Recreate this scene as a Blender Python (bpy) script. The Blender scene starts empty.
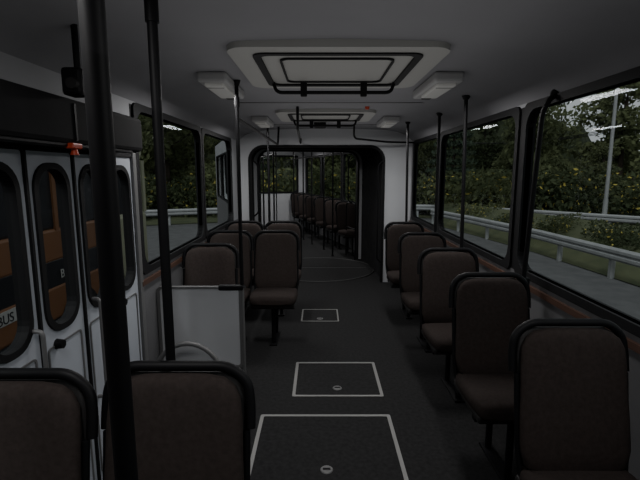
import bpy, math, random
from mathutils import Vector, Matrix
random.seed(7)
R=math.radians
EYE=1.55
# ------------------------------------------------------------------ materials
def mat(name,col,rough=.6,metal=0.,noise=0.,scale=8.,bump=0.,emit=None,es=0.,col2=None,spec=.5):
    m=bpy.data.materials.new(name); m.use_nodes=True
    nt=m.node_tree; b=nt.nodes['Principled BSDF']
    b.inputs['Base Color'].default_value=(*col,1)
    b.inputs['Roughness'].default_value=rough
    b.inputs['Metallic'].default_value=metal
    b.inputs['Specular IOR Level'].default_value=spec
    if noise or bump or col2:
        tc=nt.nodes.new('ShaderNodeTexCoord')
        n=nt.nodes.new('ShaderNodeTexNoise'); n.inputs['Scale'].default_value=scale
        n.inputs['Detail'].default_value=6
        nt.links.new(tc.outputs['Object'],n.inputs['Vector'])
        r=nt.nodes.new('ShaderNodeValToRGB')
        c2=col2 if col2 else tuple(min(1,c*(1+noise)) for c in col)
        c1=col if col2 else tuple(c*(1-noise) for c in col)
        r.color_ramp.elements[0].position=.3; r.color_ramp.elements[1].position=.7
        r.color_ramp.elements[0].color=(*c1,1); r.color_ramp.elements[1].color=(*c2,1)
        nt.links.new(n.outputs['Fac'],r.inputs['Fac'])
        nt.links.new(r.outputs['Color'],b.inputs['Base Color'])
        if bump:
            bp=nt.nodes.new('ShaderNodeBump'); bp.inputs['Strength'].default_value=bump
            bp.inputs['Distance'].default_value=.01
            nt.links.new(n.outputs['Fac'],bp.inputs['Height']); nt.links.new(bp.outputs['Normal'],b.inputs['Normal'])
    if emit:
        b.inputs['Emission Color'].default_value=(*emit,1); b.inputs['Emission Strength'].default_value=es
    return m
M_seat=mat('seat_fabric',(.043,.034,.031),.9,noise=.15,scale=60,bump=.1,spec=.12)
M_black=mat('black_powdercoat',(.005,.005,.006),.55,spec=.25)
M_plastic=mat('seat_shell_plastic',(.015,.014,.014),.6)
M_rubber=mat('window_rubber',(.008,.008,.009),.7,spec=.3)
M_wall=mat('wall_laminate',(.34,.345,.36),.7,noise=.05,scale=3)
M_lowwall=mat('lower_wall_laminate',(.14,.14,.145),.7,noise=.08,scale=5)
M_white=mat('white_portal_laminate',(.62,.63,.65),.6,noise=.04,scale=2)
M_ceil=mat('ceiling_laminate',(.27,.27,.285),.85,noise=.06,scale=2)
M_door=mat('door_paint',(.50,.53,.58),.55,noise=.05,scale=3)
M_floor=mat('floor_rubber',(.024,.024,.0245),.85,noise=.25,scale=40,bump=.1,spec=.2)
M_alu=mat('hatch_aluminium',(.30,.30,.29),.5,metal=.3)
M_seam=mat('turntable_seam',(.09,.09,.09),.6)
M_grey=mat('grey_tube',(.20,.20,.20),.45,metal=.3)
M_hatchw=mat('roof_hatch_white',(.42,.42,.40),.6)
M_housing=mat('door_gear_housing',(.012,.012,.013),.8,noise=.2,scale=12,spec=.2)
M_bellow=mat('bellows_rubber',(.035,.035,.037),.85,noise=.2,scale=6)
M_brown=mat('sill_trim_brown',(.09,.045,.03),.6)
M_lamp=mat('lamp_diffuser',(.5,.5,.48),.5,emit=(1,.98,.92),es=.04)
M_lampb=mat('lamp_body',(.42,.42,.42),.5)
M_red=mat('red_plastic',(.55,.06,.02),.4)
M_asph=mat('asphalt',(.085,.087,.088),.9,noise=.18,scale=3,bump=.2)
M_grass=mat('grass',(.045,.058,.026),.95,col2=(.085,.095,.045),scale=1.5,bump=.4)
M_galv=mat('galvanised_steel',(.32,.33,.33),.6,metal=.2,noise=.1,scale=4)
M_bark=mat('bark',(.05,.038,.028),.95,noise=.3,scale=10,bump=.5)
M_orange=mat('bus_orange',(.22,.10,.045),.5,noise=.05,scale=2)
M_cream=mat('bus_cream',(.42,.43,.30),.5,noise=.05,scale=2)
M_busdark=mat('bus_dark_band',(.02,.02,.024),.4)
M_textw=mat('sign_white',(.5,.5,.48),.6)
M_tyre=mat('tyre_rubber',(.012,.012,.012),.9)
M_flower=mat('yellow_flowers',(.40,.34,.07),.8)
M_conc=mat('wood_pole',(.13,.11,.09),.9,noise=.2,scale=6)
def leafmat(name,c1,c2):
    m=bpy.data.materials.new(name); m.use_nodes=True; nt=m.node_tree; b=nt.nodes['Principled BSDF']
    oi=nt.nodes.new('ShaderNodeObjectInfo'); tc=nt.nodes.new('ShaderNodeTexCoord')
    n=nt.nodes.new('ShaderNodeTexNoise'); n.inputs['Scale'].default_value=.9; n.inputs['Detail'].default_value=8
    nt.links.new(tc.outputs['Object'],n.inputs['Vector'])
    a=nt.nodes.new('ShaderNodeMath'); a.operation='MULTIPLY_ADD'; a.inputs[1].default_value=.4; a.inputs[2].default_value=-.2
    nt.links.new(oi.outputs['Random'],a.inputs[0])
    s=nt.nodes.new('ShaderNodeMath'); s.operation='ADD'
    nt.links.new(a.outputs[0],s.inputs[0]); nt.links.new(n.outputs['Fac'],s.inputs[1])
    r=nt.nodes.new('ShaderNodeValToRGB'); r.color_ramp.elements[0].position=.3; r.color_ramp.elements[1].position=.75
    r.color_ramp.elements[0].color=(*c1,1); r.color_ramp.elements[1].color=(*c2,1)
    nt.links.new(s.outputs[0],r.inputs['Fac']); nt.links.new(r.outputs['Color'],b.inputs['Base Color'])
    b.inputs['Roughness'].default_value=.85; b.inputs['Specular IOR Level'].default_value=.15
    t=nt.nodes.new('ShaderNodeBsdfTranslucent'); nt.links.new(r.outputs['Color'],t.inputs['Color'])
    mx=nt.nodes.new('ShaderNodeMixShader'); mx.inputs[0].default_value=.4
    nt.links.new(b.outputs[0],mx.inputs[1]); nt.links.new(t.outputs[0],mx.inputs[2]); nt.links.new(mx.outputs[0],nt.nodes['Material Output'].inputs['Surface'])
    return m
M_leaf=leafmat('foliage',(.065,.085,.045),(.16,.185,.09))
M_leafd=leafmat('foliage_conifer',(.045,.070,.048),(.09,.12,.078))
M_hill=mat('wooded_slope',(.016,.022,.012),.95,col2=(.045,.056,.030),scale=1.2,bump=.6,spec=.1)
def glassmat():
    m=bpy.data.materials.new('tinted_glass'); m.use_nodes=True; nt=m.node_tree
    nt.nodes.remove(nt.nodes['Principled BSDF'])
    t=nt.nodes.new('ShaderNodeBsdfTransparent'); t.inputs['Color'].default_value=(.70,.73,.73,1)
    g=nt.nodes.new('ShaderNodeBsdfGlossy'); g.inputs['Roughness'].default_value=.03; g.inputs['Color'].default_value=(.8,.85,.9,1)
    mx=nt.nodes.new('ShaderNodeMixShader'); mx.inputs['Fac'].default_value=.02
    nt.links.new(t.outputs[0],mx.inputs[1]); nt.links.new(g.outputs[0],mx.inputs[2])
    nt.links.new(mx.outputs[0],nt.nodes['Material Output'].inputs['Surface'])
    return m
M_glass=glassmat()
# ------------------------------------------------------------------ mesh builder
class MB:
    def __init__(s,mx=None):
        s.v=[];s.f=[];s.m=[];s.s=[];s.mats=[];s.mx=mx or Matrix()
    def mi(s,m):
        if m not in s.mats: s.mats.append(m)
        return s.mats.index(m)
    def add(s,vs,fs,m,smooth=False):
        o=len(s.v); s.v+= [s.mx@Vector(p) for p in vs]; k=s.mi(m)
        for f in fs: s.f.append([i+o for i in f]); s.m.append(k); s.s.append(smooth)
    def box(s,x0,x1,y0,y1,z0,z1,m,b=0):
        if b:
            b=min(b,(x1-x0)/2.01,(y1-y0)/2.01,(z1-z0)/2.01)
            rings=[]
            def rr(i,z):
                return [Vector((p[0],p[1],z)) for p in rrect(x0+i,x1-i,y0+i,y1-i,max(b-i,.0005),3)]
            for i,z in ((b,z0),(b*.3,z0+b*.3),(0,z0+b),(0,z1-b),(b*.3,z1-b*.3),(b,z1)): rings.append(rr(i,z))
            s.loft(rings,m,False); return
        vs=[(x,y,z) for z in(z0,z1) for y in(y0,y1) for x in(x0,x1)]
        s.add(vs,[(0,2,3,1),(4,5,7,6),(0,1,5,4),(2,6,7,3),(0,4,6,2),(1,3,7,5)],m)
    def loft(s,rings,m,smooth=True,closed=True,caps=True):
        n=len(rings[0]); vs=[p for r in rings for p in r]; fs=[]
        for i in range(len(rings)-1):
            for j in range(n if closed else n-1):
                a=i*n+j;b=i*n+(j+1)%n; fs.append((a,b,b+n,a+n))
        s.add(vs,fs,m,smooth)
        if caps and closed:
            s.add(rings[0],[tuple(reversed(range(n)))],m); s.add(rings[-1],[tuple(range(n))],m)
    def tube(s,pts,r,m,n=10,closed=False):
        pts=[Vector(p) for p in pts]; N=len(pts); rings=[]; up=None
        for i,p in enumerate(pts):
            if closed: t=(pts[(i+1)%N]-pts[i-1]).normalized()
            else: t=(pts[min(i+1,N-1)]-pts[max(i-1,0)]).normalized()
            if up is None:
                up=t.orthogonal().normalized()
            up=(up-t*up.dot(t)).normalized(); w=t.cross(up)
            rings.append([p+(up*math.cos(2*math.pi*k/n)+w*math.sin(2*math.pi*k/n))*r for k in range(n)])
        if closed: rings.append(rings[0])
        s.loft(rings,m,True,True,not closed)
    def cone(s,p0,p1,r0,r1,m,n=14,smooth=True):
        p0=Vector(p0);p1=Vector(p1);t=(p1-p0).normalized();u=t.orthogonal().normalized();w=t.cross(u)
        s.loft([[p+(u*math.cos(2*math.pi*k/n)+w*math.sin(2*math.pi*k/n))*r for k in range(n)] for p,r in((p0,r0),(p1,r1))],m,smooth)
    def plate(s,outer,inner,f,c0,c1,m,closed=True):
        n=len(outer); O0=[f(a,b,c0) for a,b in outer];O1=[f(a,b,c1) for a,b in outer]
        I0=[f(a,b,c0) for a,b in inner];I1=[f(a,b,c1) for a,b in inner]
        fs=[]
        for j in range(n if closed else n-1):
            k=(j+1)%n
            fs+=[(j,k,2*n+k,2*n+j),(n+j,3*n+j,3*n+k,n+k),(j,n+j,n+k,k),(2*n+j,2*n+k,3*n+k,3*n+j)]
        s.add(O0+O1+I0+I1,fs,m)
    def build(s,name,parent=None,bevel=0):
        me=bpy.data.meshes.new(name); me.from_pydata([tuple(v) for v in s.v],[],s.f)
        for mm in s.mats: me.materials.append(mm)
        for p,k,sm in zip(me.polygons,s.m,s.s): p.material_index=k; p.use_smooth=sm
        me.update()
        import bmesh
        bm=bmesh.new(); bm.from_mesh(me); bmesh.ops.recalc_face_normals(bm,faces=bm.faces); bm.to_mesh(me); bm.free()
        o=bpy.data.objects.new(name,me); bpy.context.collection.objects.link(o)
        if parent: o.parent=parent
        return o
def rrect(a0,a1,b0,b1,r,n=6):
    out=[]
    for cx,cy,s0 in((a1-r,b1-r,0),(a0+r,b1-r,90),(a0+r,b0+r,180),(a1-r,b0+r,270)):
        for k in range(n+1):
            t=R(s0+90*k/n); out.append((cx+r*math.cos(t),cy+r*math.sin(t)))
    return out
def arch(x0,x1,z0,z1,r,n=8):
    out=[(x0,z0),(x0,(z0+z1-r)/2)]
    for k in range(n+1):
        t=R(180-90*k/n); out.append((x0+r+r*math.cos(t),z1-r+r*math.sin(t)))
    for k in range(n+1):
        t=R(90-90*k/n); out.append((x1-r+r*math.cos(t),z1-r+r*math.sin(t)))
    return out+[(x1,(z0+z1-r)/2),(x1,z0)]
def fillet(pts,r=.05,n=5):
    pts=[Vector(p) for p in pts]; out=[pts[0]]
    for i in range(1,len(pts)-1):
        a,b,c=pts[i-1:i+2]; d0=(a-b);d1=(c-b); rr=min(r,d0.length*.49,d1.length*.49)
        p=b+d0.normalized()*rr;q=b+d1.normalized()*rr
        for k in range(n+1):
            t=k/n; out.append(p*(1-t)**2+b*2*t*(1-t)+q*t*t)
    return out+[pts[-1]]
XL,XR=-1.10,1.25
YF,YP=-1.6,6.10
ZS,ZT=.93,1.94
PHI=R(17); PIV=Vector((0,6.95,0))
TM=Matrix.Translation(PIV)@Matrix.Rotation(PHI,4,'Z')
TX0,TX1,TY0,TY1=-1.18,1.18,.6,5.3
ZC=2.13
# ------------------------------------------------------------------ walls
def side_wall(name,mx,xi,sgn,y0,y1,wins,door=None):
    """xi interior face x, sgn outward direction"""
    b=MB(mx); t=.05*sgn; xa,xb=sorted((xi,xi+t))
    segs=[(y0,y1)]
    if door: segs=[(y0,door[0]),(door[1],y1)]
    for a,c in segs:
        b.box(xa,xb,a,c,-.45,.55,M_lowwall); b.box(xa,xb,a,c,.55,ZS,M_lowwall)
        ws=[w for w in wins if a-.01<=w[0] and w[1]<=c+.01]
        p=a
        for w in ws:
            if w[0]>p: b.box(xa,xb,p,w[0],ZS,ZT,M_rubber)
            p=w[1]
        if c>p: b.box(xa,xb,p,c,ZS,ZT,M_wall)
        # brown sill trim
        xs=sorted((xi,xi-sgn*.018)); b.box(xs[0],xs[1],a,c,ZS-.075,ZS-.045,M_brown)
    b.box(xa,xb,y0,y1,ZT,2.2,M_wall)
    if door: b.box(xa,xb,door[0],door[1],1.66,ZT,M_wall)
    return b.build(name)
wid=[0]
def window(mx,f,a0,a1,b0,b1,slider=False):
    wid[0]+=1
    b=MB(mx); o=.015; i=.028
    b.plate(rrect(a0-o,a1+o,b0-o,b1+o,.05),rrect(a0+i,a1-i,b0+i,b1-i,.10),f,-.014,.03,M_rubber)
    b.plate(rrect(a0-.001,a1+.001,b0-.001,b1+.001,.001),rrect(a0+i,a1-i,b0+i,b1-i,.10),f,.0,.045,M_rubber)
    pts=rrect(a0+.02,a1-.02,b0+.02,b1-.02,.1)
    b.add([f(p,q,.022) for p,q in pts],[tuple(range(len(pts)))],M_glass)
    if slider:
        z=b1-.27
        for p in (f,):
            c=[f(a0+i,z-.012,.005),f(a1-i,z-.012,.005),f(a1-i,z+.012,.005),f(a0+i,z+.012,.005),
               f(a0+i,z-.012,.03),f(a1-i,z-.012,.03),f(a1-i,z+.012,.03),f(a0+i,z+.012,.03)]
            b.add(c,[(0,1,2,3),(4,7,6,5),(0,4,5,1),(1,5,6,2),(2,6,7,3),(3,7,4,0)],M_rubber)
    return b.build('window_%d'%wid[0])
I4=Matrix()
LW=[(-1.4,0.0),(.08,1.2),(2.66,4.12),(4.17,5.5)]
RW=[(-1.0,.70),(.78,2.74),(2.83,4.62),(4.70,5.95)]
side_wall('wall_left',I4,XL,-1,YF,YP,LW,door=(1.30,2.62))
side_wall('wall_right',I4,XR,1,YF,YP,RW)
for w in LW: window(I4,lambda a,b,c:(XL-c,a,b),w[0],w[1],ZS,ZT)
for w in RW: window(I4,lambda a,b,c:(XR+c,a,b),w[0],w[1],ZS,ZT)
TW=[(.75,2.2),(2.28,3.7),(3.78,5.15)]
side_wall('wall_trailer_left',TM,TX0,-1,TY0,TY1,TW)
side_wall('wall_trailer_right',TM,TX1,1,TY0,TY1,TW)
for w in TW:
    window(TM,lambda a,b,c:(TX0-c,a,b),w[0],w[1],ZS,ZT)
    window(TM,lambda a,b,c:(TX1+c,a,b),w[0],w[1],ZS,ZT)
# rear wall of trailer
b=MB(TM)
b.box(TX0,TX1,TY1,TY1+.05,-.4,.98,M_white); b.box(TX0,TX1,TY1,TY1+.05,1.98,2.2,M_white)
b.box(TX0,-.98,TY1,TY1+.05,.98,1.98,M_white); b.box(.98,TX1,TY1,TY1+.05,.98,1.98,M_white)
b.build('wall_rear')
window(TM,lambda a,b,c:(a,TY1+c,b),-.98,.98,.98,1.98)
# front wall behind the viewer
b=MB(); b.box(XL-.05,XR+.05,YF-.05,YF,-.4,2.2,M_wall); b.build('wall_front')
# portal walls
b=MB()
b.plate(arch(XL-.04,XR+.04,0,ZC+.02,.05),arch(-.97,.88,0,1.90,.20),lambda a,b,c:(a,c,b),YP,YP+.06,M_white,False)
b.plate(arch(-.98,.89,0,1.91,.21),arch(-.945,.855,0,1.875,.18),lambda a,b,c:(a,c,b),YP-.015,YP+.07,M_rubber,False)
b.build('wall_portal')
b=MB(TM)
b.plate(arch(TX0-.04,TX1+.04,0,ZC+.02,.05),arch(-.88,.88,0,1.90,.20),lambda a,b,c:(a,c,b),TY0-.02,TY0+.04,M_white,False)
b.plate(arch(-.89,.89,0,1.91,.21),arch(-.86,.86,0,1.88,.18),lambda a,b,c:(a,c,b),TY0-.035,TY0+.05,M_rubber,False)
b.build('wall_trailer_portal')
# bellows
b=MB(); K=28; rings=[]
for k in range(K+1):
    t=k/K; e=.0 if k%2==0 else .07
    c=Vector((-.045,YP+.06,0)).lerp(TM@Vector((0,TY0-.02,0)),t)
    rm=Matrix.Rotation(PHI*t,3,'Z')
    rings.append([c+rm@Vector((x,0,z)) for x,z in arch(-.95-e,.95+e,0,1.92+e,.22)])
b.loft(rings,M_bellow,False,False,False)
b.build('articulation_bellows')
# ------------------------------------------------------------------ ceilings
def ceiling(name,mx,x0,x1,y0,y1):
    prof=[(x0-.02,1.93),(x0+.02,1.99),(x0+.09,2.045),(x0+.2,2.085),(x0+.42,2.115),((x0+x1)/2,ZC),(x1-.42,2.115),(x1-.2,2.085),(x1-.09,2.045),(x1-.02,1.99),(x1+.02,1.93)]
    b=MB(mx)
    n=len(prof); lo=[[(x,y,z) for x,z in prof] for y in (y0,y1)]
    up=[[(x,y,z+.06) for x,z in prof] for y in (y0,y1)]
    b.loft([[Vector(p) for p in r] for r in lo],M_ceil,True,False); b.loft([[Vector(p) for p in r] for r in up],M_ceil,True,False)
    return b.build(name)
ceiling('ceiling',I4,XL,XR,YF,YP+.02)
ceiling('ceiling',TM,TX0,TX1,TY0,TY1+.05)
# ceiling seams
b=MB()
for y in (1.35,3.75,5.45):
    b.box(-.75,.9,y-.004,y+.004,2.110,2.114,M_seam)
b.build('trim_1')
def roof_hatch(mx,x0,x1,y0,y1):
    b=MB(mx); z=2.135; f=lambda a,b_,c:(a,b_,c)
    b.plate(rrect(x0,x1,y0,y1,.10),rrect(x0+.12,x1-.12,y0+.10,y1-.10,.06),f,z-.04,z,M_hatchw)
    b.plate(rrect(x0+.11,x1-.11,y0+.09,y1-.09,.06),rrect(x0+.145,x1-.145,y0+.125,y1-.125,.05),f,z-.047,z-.02,M_rubber)
    b.plate(rrect(x0+.23,x1-.23,y0+.2,y1-.2,.05),rrect(x0+.24,x1-.24,y0+.21,y1-.21,.045),f,z-.045,z-.03,M_rubber)
    p=rrect(x0+.12,x1-.12,y0+.1,y1-.1,.05); b.add([(a,c,z-.035) for a,c in p],[tuple(range(len(p)))],M_hatchw)
    yb=y1-.17
    b.tube(fillet([(x0+.14,yb,z-.03),(x0+.16,yb-.02,z-.10),(x1-.16,yb-.02,z-.10),(x1-.14,yb,z-.03)],.04),.011,M_black)
    for xx in (x0+.33,x1-.33): b.box(xx-.02,xx+.02,yb-.035,yb-.005,z-.125,z-.03,M_black,.006)
    return b.build('roof_hatch')
roof_hatch(I4,-.43,.60,2.05,3.02)
roof_hatch(I4,-.42,.53,4.20,5.0)
roof_hatch(TM,-.45,.45,2.0,2.9)
def lamp(mx,x,y,L=.62,sg=1):
    b=MB(mx); z=2.105
    b.box(x-.085,x+.085,y-L/2,y+L/2,z-.045,z+.012,M_lampb,.015)
    b.box(x-.055,x+.055,y-L/2+.05,y+L/2-.14,z-.062,z-.04,M_lamp,.008)
    b.box(x-.03,x+.03,y+L/2-.11,y+L/2-.04,z-.055,z-.04,M_black,.004)
    b.box(x-.05,x+.05,y-L/2+.10,y-L/2+.11,z-.064,z-.06,M_grey)
    return b.build('ceiling_lamp')
for y in (.6,2.93,4.95):
    lamp(I4,-.62,y); lamp(I4,.74,y)
for y in (1.6,3.8): lamp(TM,-.7,y); lamp(TM,.7,y)
b=MB(); b.box(-.07,.07,5.25,5.4,2.06,2.13,M_black,.01); b.build('ceiling_speaker')
b=MB(); b.cone((.42,4.05,2.125),(.42,4.05,2.10),.022,.016,M_red); b.build('stop_signal_light')
# ------------------------------------------------------------------ floor
b=MB()
DY0,DY1,SX=1.32,2.62,-.62
b.box(SX,XR,YF,YP+.3,-.05,0,M_floor); b.box(XL,SX,YF,DY0,-.05,0,M_floor); b.box(XL,SX,DY1,YP+.3,-.05,0,M_floor)
b.box(-.88,SX,DY0,DY1,-.35,-.30,M_floor); b.box(XL-.05,-.88,DY0,DY1,-.65,-.60,M_floor)
b.box(SX-.01,SX,DY0,DY1,-.30,-.002,M_floor); b.box(-.89,-.88,DY0,DY1,-.6,-.3,M_floor)
b.box(XL,SX,DY0-.02,DY0,-.6,-.002,M_lowwall); b.box(XL,SX,DY1,DY1+.02,-.6,-.002,M_lowwall)
b.box(SX-.012,SX+.03,DY0,DY1,-.006,.006,M_alu)
b.build('floor')
b=MB(TM); b.box(TX0,TX1,.45,TY1,-.05,0,M_floor); b.build('floor')
b=MB(); b.box(-1.25,1.25,YP+.3,8.1,-.07,-.006,M_floor); b.build('floor')
b=MB()
n=64; c=Vector((-.02,6.98,0)); rad=.88
b.loft([[c+Vector((r*math.cos(2*math.pi*k/n),r*math.sin(2*math.pi*k/n),z)) for k in range(n)] for r,z in((rad,-.005),(rad,.006),(rad-.02,.008))],M_floor,False)
b.tube([c+Vector((rad*math.cos(2*math.pi*k/n),rad*math.sin(2*math.pi*k/n),.006)) for k in range(n)],.007,M_seam,6,True)
b.box(-.8,.75,7.0,7.012,.004,.012,M_seam)
b.build('articulation_turntable')
def floor_hatch(x0,x1,y0,y1,w=.022):
    b=MB(); f=lambda a,b_,c:(a,b_,c)
    b.plate(rrect(x0,x1,y0,y1,.012,2),rrect(x0+w,x1-w,y0+w,y1-w,.008,2),f,0,.006,M_alu)
    b.box(x0+w,x1-w,y0+w,y1-w,0,.004,M_floor)
    cx,cy=(x0+x1)/2,y0+(y1-y0)*.22
    b.cone((cx,cy,.003),(cx,cy,.008),.035,.03,M_grey,16); b.box(cx-.02,cx+.02,cy-.005,cy+.005,.007,.012,M_black)
    b.build('floor_hatch')
floor_hatch(-.195,.445,2.86,3.42); floor_hatch(-.20,.20,4.42,4.83,.015); floor_hatch(-.38,.45,1.95,2.63)
# ------------------------------------------------------------------ seats
def seat_mesh():
    b=MB(); n=24
    def se(w,t,e=.5):
        o=[]
        for k in range(n):
            a=2*math.pi*k/n; ca,sa=math.cos(a),math.sin(a)
            o.append((w*math.copysign(abs(ca)**e,ca),t*math.copysign(abs(sa)**e,sa)))
        return o
    rings=[]
    for z,w,t in((.445,.12,.012),(.45,.165,.022),(.47,.19,.03),(.53,.203,.036),(.64,.202,.034),(.74,.198,.030),(.84,.196,.030),(.90,.190,.030),(.935,.172,.028),(.955,.145,.024),(.966,.10,.014),(.968,.06,.006)):
        yc=-.045-.09*(.97-z)/.5
        rings.append([Vector((x,yc+y,z)) for x,y in se(w,t)])
    b.loft(rings,M_seat)
    rings=[]
    for z,w,t in((.42,.15,.010),(.46,.20,.014),(.7,.205,.014),(.88,.20,.014),(.94,.18,.012),(.962,.14,.008)):
        yc=-.008-.09*(.97-z)/.5
        rings.append([Vector((x,yc+y,z)) for x,y in se(w,t)])
    b.loft(rings,M_plastic)
    rings=[]
    for y,w,t,zc in((-.525,.13,.018,.425),(-.52,.175,.035,.43),(-.495,.20,.05,.432),(-.40,.213,.052,.435),(-.25,.213,.048,.425),(-.14,.205,.045,.42),(-.10,.18,.035,.42),(-.09,.12,.02,.42)):
        rings.append([Vector((x,y,zc+z)) for x,z in se(w,t)])
    b.loft(rings,M_seat)
    b.box(-.195,.195,-.48,-.08,.355,.395,M_plastic,.012)
    b.tube(fillet([(-.214,-.045,.80),(-.214,-.03,.87),(-.205,-.02,.935),(-.15,-.018,.982),(.15,-.018,.982),(.205,-.02,.935),(.214,-.03,.87),(.214,-.045,.80)],.08,8),.0155,M_black)
    for s in(-1,1):
        b.tube(fillet([(s*.205,-.06,.80),(s*.205,-.11,.5),(s*.19,-.14,.39),(s*.17,-.45,.375)],.06),.011,M_black,8)
    b.tube([(0,-.40,.36),(0,-.40,.012)],.018,M_black); b.tube([(0,-.14,.36),(0,-.14,.012)],.018,M_black)
    b.box(-.035,.035,-.45,-.09,0,.014,M_black,.004)
    b.box(-.19,.19,-.42,-.38,.335,.36,M_black); b.box(-.19,.19,-.16,-.12,.335,.36,M_black)
    o=b.build('bus_seat'); return o
proto=seat_mesh(); first=[True]
def seat(mx,x,y,rz=0):
    if first[0]: o=proto; first[0]=False
    else:
        o=bpy.data.objects.new('bus_seat',proto.data); bpy.context.collection.objects.link(o)
    o.matrix_world=mx@Matrix.Translation((x,y,0))@Matrix.Rotation(rz,4,'Z')
for y in (.79,1.63,2.42,3.23,4.07,4.95): seat(I4,.95,y)
seat(I4,-.42,1.25); seat(I4,-.865,1.20)
seat(I4,-.86,3.44)
for y in (4.22,5.05): seat(I4,-.865,y); seat(I4,-.42,y)
for y in (1.35,2.1,2.85,3.6,4.35,5.1): seat(TM,.93,y)
for y in (1.9,2.7,3.5): seat(TM,-.9,y)
# ------------------------------------------------------------------ poles
def pole(x,y,z0=0,z1=2.12,r=.0165,mx=I4,m=None,flange=True):
    b=MB(mx); m=m or M_black
    b.tube([(x,y,z0),(x,y,z1)],r,m,14)
    if flange:
        b.cone((x,y,z1-.03),(x,y,z1),r*1.3,r*2.1,m); b.cone((x,y,z0),(x,y,z0+.02),r*2.1,r*1.3,m)
    b.cone((x,y,z1-.16),(x,y,z1-.10),r*1.3,r*1.3,m)
    return b.build('grab_pole')
pole(-.335,.69,r=.0185)
pole(-.466,1.30,r=.0145)
pole(-.525,2.88,.78,2.115,r=.0125)
# overhead rails
def rail(pts,r=.0125,mx=I4,name='overhead_handrail'):
    b=MB(mx); b.tube(fillet(pts,.06),r,M_black); return b.build(name)
rail([(-.525,2.88,1.885),(-.525,5.6,1.885),(-.525,5.75,2.12)])
rail([(-.20,4.05,2.125),(-.20,4.05,1.93),(-.26,6.0,1.93),(-.26,6.08,1.99)])
rail([(.42,5.55,2.12),(.42,5.6,1.96),(.88,5.8,1.93),(1.24,5.9,1.93)])
pole(-.62,5.35,0,2.115,.0125)
# right poles rising from the seat backs
def spole(pts):
    b=MB(); b.tube(fillet(pts,.08),.0135,M_black,12)
    p=Vector(pts[0]); b.box(p.x-.03,p.x+.03,p.y-.02,p.y+.02,p.z-.03,p.z+.03,M_black,.008)
    q=Vector(pts[-1]); b.cone(q-Vector((0,0,.0)),q+(q-Vector(pts[-2])).normalized()*-.025,.032,.02,M_black)
    b.build('seat_grab_pole')
spole([(1.155,2.435,.93),(1.175,2.40,1.86),(1.20,2.38,1.93),(1.25,2.42,1.955)])
spole([(1.06,3.245,.95),(1.04,3.25,2.085)])
spole([(1.08,4.085,.95),(1.08,4.10,2.075)])
spole([(.98,4.965,.95),(.97,5.0,2.095)])
# trailer poles and portal rails
for x,y in ((-.5,1.2),(-.45,1.9),(-.45,2.6),(-.4,3.3),(-.4,4.0),(.55,1.0),(.60,1.7),(.55,2.4),(.55,3.1),(.5,3.8),(-.1,4.6),(.25,4.7),(-.5,4.8)): pole(x,y,0,2.125,.015,TM)
rail([(-.5,1.2,1.86),(-.4,4.9,1.86)],mx=TM); rail([(.55,1.0,1.86),(.5,4.9,1.86)],mx=TM)
b=MB(TM)
b.tube(fillet([(.80,.5,.01),(.80,.5,1.0),(.80,.95,1.0),(.80,.95,.01)],.1),.013,M_black)
b.tube([(.80,.5,.55),(.80,.95,.55)],.011,M_black)
b.tube(fillet([(.80,.66,1.8),(.72,.66,1.75),(.72,.66,1.05),(.80,.66,1.0)],.06),.011,M_black)
b.build('portal_handrail')
b=MB()
b.tube(fillet([(-.90,6.0,1.7),(-.84,6.0,1.65),(-.84,6.0,1.0),(-.90,6.0,.95)],.05),.011,M_black)
b.tube(fillet([(.85,6.02,1.7),(.79,6.02,1.65),(.79,6.02,.35),(.85,6.02,.3)],.05),.011,M_black)
b.build('portal_handrail')
# ------------------------------------------------------------------ partition by the door
b=MB()
pts=rrect(-1.09,-.535,.22,.785,.025,4)
b.loft([[Vector((a,y,c)) for a,c in pts] for y in(2.865,2.885)],M_white,False)
f=lambda a,b_,c:(a,c,b_)
b.plate(rrect(-1.095,-.53,.215,.79,.03,4),rrect(-1.075,-.545,.235,.775,.02,4),f,2.858,2.892,M_grey)
b.box(-.68,-.515,2.852,2.898,.765,.80,M_black,.008)
b.tube([(-.525,2.875,0),(-.525,2.875,.79)],.014,M_grey,12); b.cone((-.525,2.875,0),(-.525,2.875,.02),.03,.02,M_grey)
b.build('door_partition_screen')
b=MB()
gc=Vector((-.85,2.68,.20)); gp=[gc+Vector((.225*math.cos(R(t)),0,.265*math.sin(R(t)))) for t in range(180,-1,-10)]
b.tube([gp[0]-Vector((0,0,.19))]+gp+[gp[-1]-Vector((0,0,.19))],.016,M_grey,12)
for q in (gp[0],gp[-1]): b.cone((q.x,q.y,0),(q.x,q.y,.02),.03,.02,M_grey)
b.build('door_guard_rail')
# ------------------------------------------------------------------ door
door=bpy.data.objects.new('door_1',None); bpy.context.collection.objects.link(door)
edges=[1.33,1.65,1.975,2.275,2.59]
for i in range(4):
    y0,y1=edges[i]+.006,edges[i+1]-.006
    b=MB(); ff=lambda a,b_,c:(XL-.0-c,a,b_)
    py0,py1=y0+.045,y1-.045
    b.plate(rrect(y0,y1,-.55,1.63,.012),rrect(py0,py1,.90,1.575,.095),ff,-.0,.03,M_door)
    b.plate(rrect(py0-.012,py1+.012,.888,1.587,.105),rrect(py0+.014,py1-.014,.914,1.561,.085),ff,-.010,.036,M_rubber)
    p=rrect(py0+.005,py1-.005,.905,1.57,.09); b.add([ff(a,c,.018) for a,c in p],[tuple(range(len(p)))],M_glass)
    # raised panel bead below the pane, edge rubbers
    b.plate(rrect(y0+.03,y1-.03,.05,.84,.02),rrect(y0+.038,y1-.038,.058,.832,.016),ff,-.005,.002,M_grey)
    b.box(XL-.03,XL+.010,y0-.010,y0+.004,-.55,1.63,M_rubber)
    b.build('leaf_%d'%(i+1),door)
b=MB()
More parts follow.
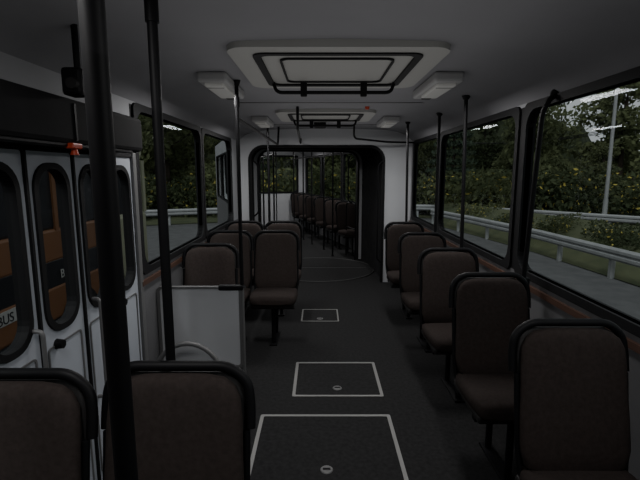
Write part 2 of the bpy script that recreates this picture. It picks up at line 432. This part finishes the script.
for y in (1.60,2.04,2.22):
    b.tube(fillet([(XL,y,.95),(XL+.045,y,.95),(XL+.045,y,.45),(XL,y,.45)],.03),.009,M_grey,8)
for y in (1.75,2.35): b.cone((XL,y,.84),(XL+.03,y,.84),.022,.018,M_black)
b.build('handles',door)
b=MB()
b.box(XL-.05,XL+.02,1.285,1.33,-.6,1.66,M_rubber); b.box(XL-.05,XL+.015,2.592,2.64,-.6,1.66,M_grey,.004)
b.box(XL-.05,XL+.01,1.3,2.62,1.632,1.665,M_rubber)
b.build('frame',door)
b=MB()
b.box(XL+.002,-.95,-.6,2.42,1.655,1.83,M_housing,.02)
for y in (.4,1.1,1.75): b.box(-.952,-.945,y,y+.012,1.67,1.81,M_black)
b.box(-1.02,-.96,1.2,2.3,1.645,1.66,M_black,.004)
for y in (.7,1.3,2.0): b.cone((-.951,y,1.74),(-.944,y,1.74),.012,.01,M_grey,10)
b.build('door_gear_housing')
b=MB()
b.box(-.95,-.875,1.68,1.76,1.83,1.93,M_black,.012); b.tube([(-.905,1.72,1.92),(-.905,1.72,2.10)],.012,M_black)
b.cone((-.905,1.682,1.87),(-.905,1.665,1.87),.024,.02,M_plastic)
b.build('surveillance_camera')
b=MB()
b.box(-.972,-.940,1.71,1.78,1.638,1.66,M_red,.005); b.cone((-.955,1.745,1.64),(-.955,1.745,1.615),.010,.016,M_red); b.build('emergency_door_lever')
# ------------------------------------------------------------------ exterior
ZG=-.9
b=MB(); b.add([(-120,-120,ZG),(120,-120,ZG),(120,120,ZG),(-120,120,ZG)],[(0,1,2,3)],M_asph); b.build('road')
near=[(7.6,-14),(7.3,-4),(6.9,4),(6.75,9),(6.5,13),(5.9,17),(5.2,20.5)]
far=[(22,5),(15.5,13),(12.4,17),(9,20.8),(6.2,23.0),(2,23.8),(-3.8,21.6),(-8,19.8),(-16,16.5),(-26,10)]
def rail_obj(path):
    b=MB(); P=[Vector((x,y,0)) for x,y in path]
    # resample
    S=[]; 
    for i in range(len(P)-1):
        k=max(1,int((P[i+1]-P[i]).length/1.0))
        for j in range(k): S.append(P[i].lerp(P[i+1],j/k))
    S.append(P[-1]); prof=[(0,.45),(.05,.50),(.05,.56),(0,.60),(.05,.64),(.05,.70),(0,.75),(-.02,.75),(-.02,.45)]
    rings=[]
    for i,p in enumerate(S):
        t=(S[min(i+1,len(S)-1)]-S[max(i-1,0)]).normalized(); nrm=Vector((-t.y,t.x,0))
        rings.append([p+nrm*a+Vector((0,0,ZG+z)) for a,z in prof])
        if i%2==0:
            q=p-nrm*.09; b.box(q.x-.05,q.x+.05,q.y-.05,q.y+.05,ZG,ZG+.72,M_galv)
    b.loft(rings,M_galv,False); b.build('guardrail')
rail_obj(near); rail_obj(far)
# verge: fan strips outside the rails
def verge(path,off,w,name='grass_verge'):
    b=MB(); P=[Vector((x,y,0)) for x,y in path]; A=[];B=[]
    for i,p in enumerate(P):
        d=(p-Vector((-2,2,0))).normalized()
        A.append(p+d*off+Vector((0,0,ZG+.02))); B.append(p+d*w+Vector((0,0,ZG+.9)))
    b.loft([A,B],M_grass,False,False,False); b.build(name)
verge(near,.15,3.2); verge(far,.2,80)
# wooded slope behind the tree line (ring-shaped embankment)
b=MB(); rings=[]
for (d,fz) in ((38,0),(40,.45),(43,.8),(48,1.0),(60,1.05)):
    ring=[]
    for k in range(0,181):
        a=-95+k; hh=9.5 if a<24 else (9.5-(a-24)*.62 if a<34 else 3.3)
        jj=1+.10*math.sin(a*.9)+.07*math.sin(a*2.3+1)+random.uniform(-.05,.05)
        dd=d+random.uniform(-.8,.8)
        ring.append(Vector((dd*math.sin(R(a)),dd*math.cos(R(a)),ZG+hh*fz*jj)))
    rings.append(ring)
b.loft(rings,M_hill,False,False,False); b.build('wooded_hillside')
def leafcloud(b,clumps,count,size,m):
    vs=[];fs=[]
    for _ in range(count):
        c,r=random.choice(clumps)
        d=Vector((random.gauss(0,1),random.gauss(0,1),random.gauss(0,1))).normalized()
        p=Vector(c)+Vector((d.x*r[0],d.y*r[1],d.z*r[2]))*(random.random()**.35)
        u=Vector((random.gauss(0,1),random.gauss(0,1),random.gauss(0,1))).normalized(); w=u.orthogonal().normalized(); w=(w+u.cross(w)*random.uniform(-1,1)).normalized()
        s=size*random.uniform(.6,1.3); k=len(vs)
        vs+=[p-u*s,p+w*s*.5,p+u*s,p-w*s*.5]; fs.append((k,k+1,k+2,k+3))
    b.add(vs,fs,m)
protos=[]
for v in range(3):
    b=MB(); H=random.uniform(8.5,10)
    b.cone((0,0,-.5),(.2,.1,H*.75),.22,.06,M_bark,10); cl=[]
    for k in range(16):
        a=random.uniform(0,6.28); rr=random.uniform(.2,2.4); z=random.uniform(1.6,H-.8)
        rr*=1-.5*(z/H)
        c=(rr*math.cos(a),rr*math.sin(a),z); cl.append((c,(random.uniform(.8,1.5),random.uniform(.8,1.5),random.uniform(.6,1.1))))
        if k<8: b.cone((.1,0,max(1,z-1.2)),c,.06,.02,M_bark,6)
    leafcloud(b,cl,5200,.17,M_leaf); protos.append(('deciduous_tree',b))
b=MB(); b.cone((0,0,-.5),(0,0,9),.18,.03,M_bark,10); cl=[]
for k in range(14):
    z=1+k*.6; r=2.2*(1-k/15.)
    for q in range(5):
        a=q*1.257+k; cl.append(((r*.55*math.cos(a),r*.55*math.sin(a),z),(r*.55+.1,r*.55+.1,.22)))
leafcloud(b,cl,5200,.14,M_leafd); protos.append(('conifer_tree',b))
b=MB(); cl=[]
for k in range(9): cl.append(((random.uniform(-1.2,1.2),random.uniform(-.8,.8),random.uniform(.3,1.0)),(.8,.7,.6)))
for k in range(5): b.cone((0,0,-.1),cl[k][0],.03,.01,M_bark,6)
leafcloud(b,cl,2600,.09,M_leaf); leafcloud(b,cl,260,.06,M_flower); protos.append(('roadside_bush',b))
used={}
def place(i,x,y,s,z=ZG):
    nm,bb=protos[i]
    if i not in used: o=bb.build(nm); used[i]=o.data
    else:
        o=bpy.data.objects.new(nm,used[i]); bpy.context.collection.objects.link(o)
    o.location=(x,y,z); o.rotation_euler=(0,0,random.uniform(0,6.28)); o.scale=(s*random.uniform(.9,1.1),s*random.uniform(.9,1.1),s)
for row,(dist,step) in enumerate(((29,4.5),(36,4.2))):
    a=-62
    while a<60:
        d=dist+random.uniform(-1.5,1.5); x=d*math.sin(R(a)); y=d*math.cos(R(a))
        s=random.uniform(.85,1.15)
        if a>29: s=random.uniform(.38,.5) if row==0 else random.uniform(.5,.72)
        place(random.choice([0,1,2,0,3,1]),x,y,s); a+=step*28/dist*random.uniform(.9,1.1)*2
a=-60
while a<62:
    d=26.0+random.uniform(-.8,.8); place(4,d*math.sin(R(a)),d*math.cos(R(a)),random.uniform(1.3,1.9)); a+=3.6
for x,y in ((8.2,12),(8.0,14.5),(7.6,17),(7.0,19.5),(8.6,9.5),(8.8,7)): place(4,x,y,random.uniform(.55,.8),ZG+.1)
place(2,17.2,25.5,1.0)
# street lamp
b=MB(); x,y=12.9,19.9
b.cone((x,y,ZG),(x,y,ZG+1.2),.11,.10,M_galv); b.cone((x,y,ZG+1.2),(x,y,8.0),.085,.055,M_galv)
b.tube(fillet([(x,y,7.9),(x,y,8.8),(x-1.6,y-1.2,9.0)],.6,8),.045,M_galv); b.box(x-2.2,x-1.5,y-1.35,y-1.05,8.92,9.06,M_galv,.05)
b.build('street_lamp')
b=MB()
ps=[Vector((6,34,0)),Vector((19,27,0)),Vector((33,20,0))]
for p in ps:
    b.cone(p+Vector((0,0,ZG)),p+Vector((0,0,4.6)),.12,.09,M_conc); b.box(p.x-.6,p.x+.6,p.y-.05,p.y+.05,4.2,4.3,M_conc)
for dx in (-.5,0,.5):
    for i in range(2):
        b.tube([ps[i].lerp(ps[i+1],t/12)+Vector((dx,0,4.32-1.4*4*(t/12)*(1-t/12)*.6)) for t in range(13)],.02,M_black,5)
b.build('utility_line')
# parked bus
b=MB(); x0,x1,y0,y1=-5.7,-3.15,-4.2,8.0
b.box(x0,x1,y0,y1,-.55,-.18,M_busdark,.06); b.box(x0,x1,y0,6.7,-.2,.20,M_orange,.03)
b.box(x0+.01,x1-.01,y0,y1-.05,.18,.52,M_busdark,.02); b.box(x0,x1,y0,6.7,.50,.88,M_orange,.03)
b.box(x0+.02,x1-.02,y0,y1-.12,.86,1.72,M_busdark,.05); b.box(x0,x1,y0,y1,1.70,2.15,M_cream,.14)
b.box(x0,x1,6.7,y1,-.2,.9,M_cream,.09)
for k in range(8): b.box(x1-.03,x1+.004,y0+.1+k*1.55,y0+.17+k*1.55,.86,1.72,M_orange)
b.box(x1-.03,x1+.004,7.86,7.97,.85,1.75,M_cream)
for yy in (-1.6,5.6):
    for xx in (x1-.28,x0-.02): b.cone((xx,yy,ZG+.48),(xx+.3,yy,ZG+.48),.48,.48,M_tyre,28); b.cone((xx+(.3 if xx>-5 else -.01),yy,ZG+.48),(xx+(.32 if xx>-5 else 0),yy,ZG+.48),.24,.18,M_grey,20)
b.box(x1,x1+.01,4.05,4.55,.03,.17,M_textw)
bus=b.build('parked_bus')
def text(s,y,z,size,m):
    c=bpy.data.curves.new('lettering','FONT'); c.body=s; c.size=size; c.extrude=.002; c.materials.append(m)
    o=bpy.data.objects.new('lettering',c); bpy.context.collection.objects.link(o); o.parent=bus
    o.rotation_euler=(R(90),0,R(90)); o.location=(x1+.012,y,z)
text('BUS',4.1,.045,.14,M_busdark); text('BUS LINE',5.2,.28,.15,M_textw); text('BUS LINE',2.2,.28,.15,M_textw)
# ------------------------------------------------------------------ lights
def area(name,loc,sx,sy,e,mx=I4,rot=(0,0,0)):
    l=bpy.data.lights.new(name,'AREA'); l.shape='RECTANGLE'; l.size=sx; l.size_y=sy; l.energy=e; l.color=(1,.98,.97)
    o=bpy.data.objects.new(name,l); bpy.context.collection.objects.link(o); o.matrix_world=mx@Matrix.Translation(loc)@Matrix.Rotation(rot[0],4,'X')@Matrix.Rotation(rot[1],4,'Y')
for y,e in ((.6,6),(2.93,7.5),(4.95,8.5)):
    for x in (-.62,.74): area('saloon_light',(x,y,2.03),.12,.5,e)
for y in (1.6,3.8):
    for x in (-.7,.7): area('saloon_light',(x,y,2.03),.12,.5,8,TM)
# added fill: unseen up-facing area lights brighten the ceilings, no fixtures there
area('ceiling_fill_light',(.07,2.4,1.72),1.5,6.8,7.5,I4,(math.pi,0))
area('ceiling_fill_light',(0,2.9,1.72),1.5,4.2,6,TM,(math.pi,0))
w=bpy.data.worlds.new('overcast_sky'); bpy.context.scene.world=w; w.use_nodes=True; nt=w.node_tree
bg=nt.nodes['Background']; tc=nt.nodes.new('ShaderNodeTexCoord'); n=nt.nodes.new('ShaderNodeTexNoise'); n.inputs['Scale'].default_value=2.2; n.inputs['Detail'].default_value=6
r=nt.nodes.new('ShaderNodeValToRGB'); r.color_ramp.elements[0].color=(.44,.47,.50,1); r.color_ramp.elements[1].color=(.60,.62,.62,1)
nt.links.new(tc.outputs['Generated'],n.inputs['Vector']); nt.links.new(n.outputs['Fac'],r.inputs['Fac']); nt.links.new(r.outputs['Color'],bg.inputs['Color'])
bg.inputs['Strength'].default_value=.9
s=bpy.data.lights.new('sun','SUN'); s.energy=1.2; s.angle=R(14); so=bpy.data.objects.new('sun',s); so.rotation_euler=(R(40),R(10),R(-30)); bpy.context.collection.objects.link(so)
# ------------------------------------------------------------------ camera
cd=bpy.data.cameras.new('camera'); cd.lens=24.75; cd.sensor_width=36; cd.clip_start=.05; cd.clip_end=500
co=bpy.data.objects.new('camera',cd); co.location=(0,0,EYE); co.rotation_euler=(R(90-8.8),0,0)
bpy.context.collection.objects.link(co); bpy.context.scene.camera=co
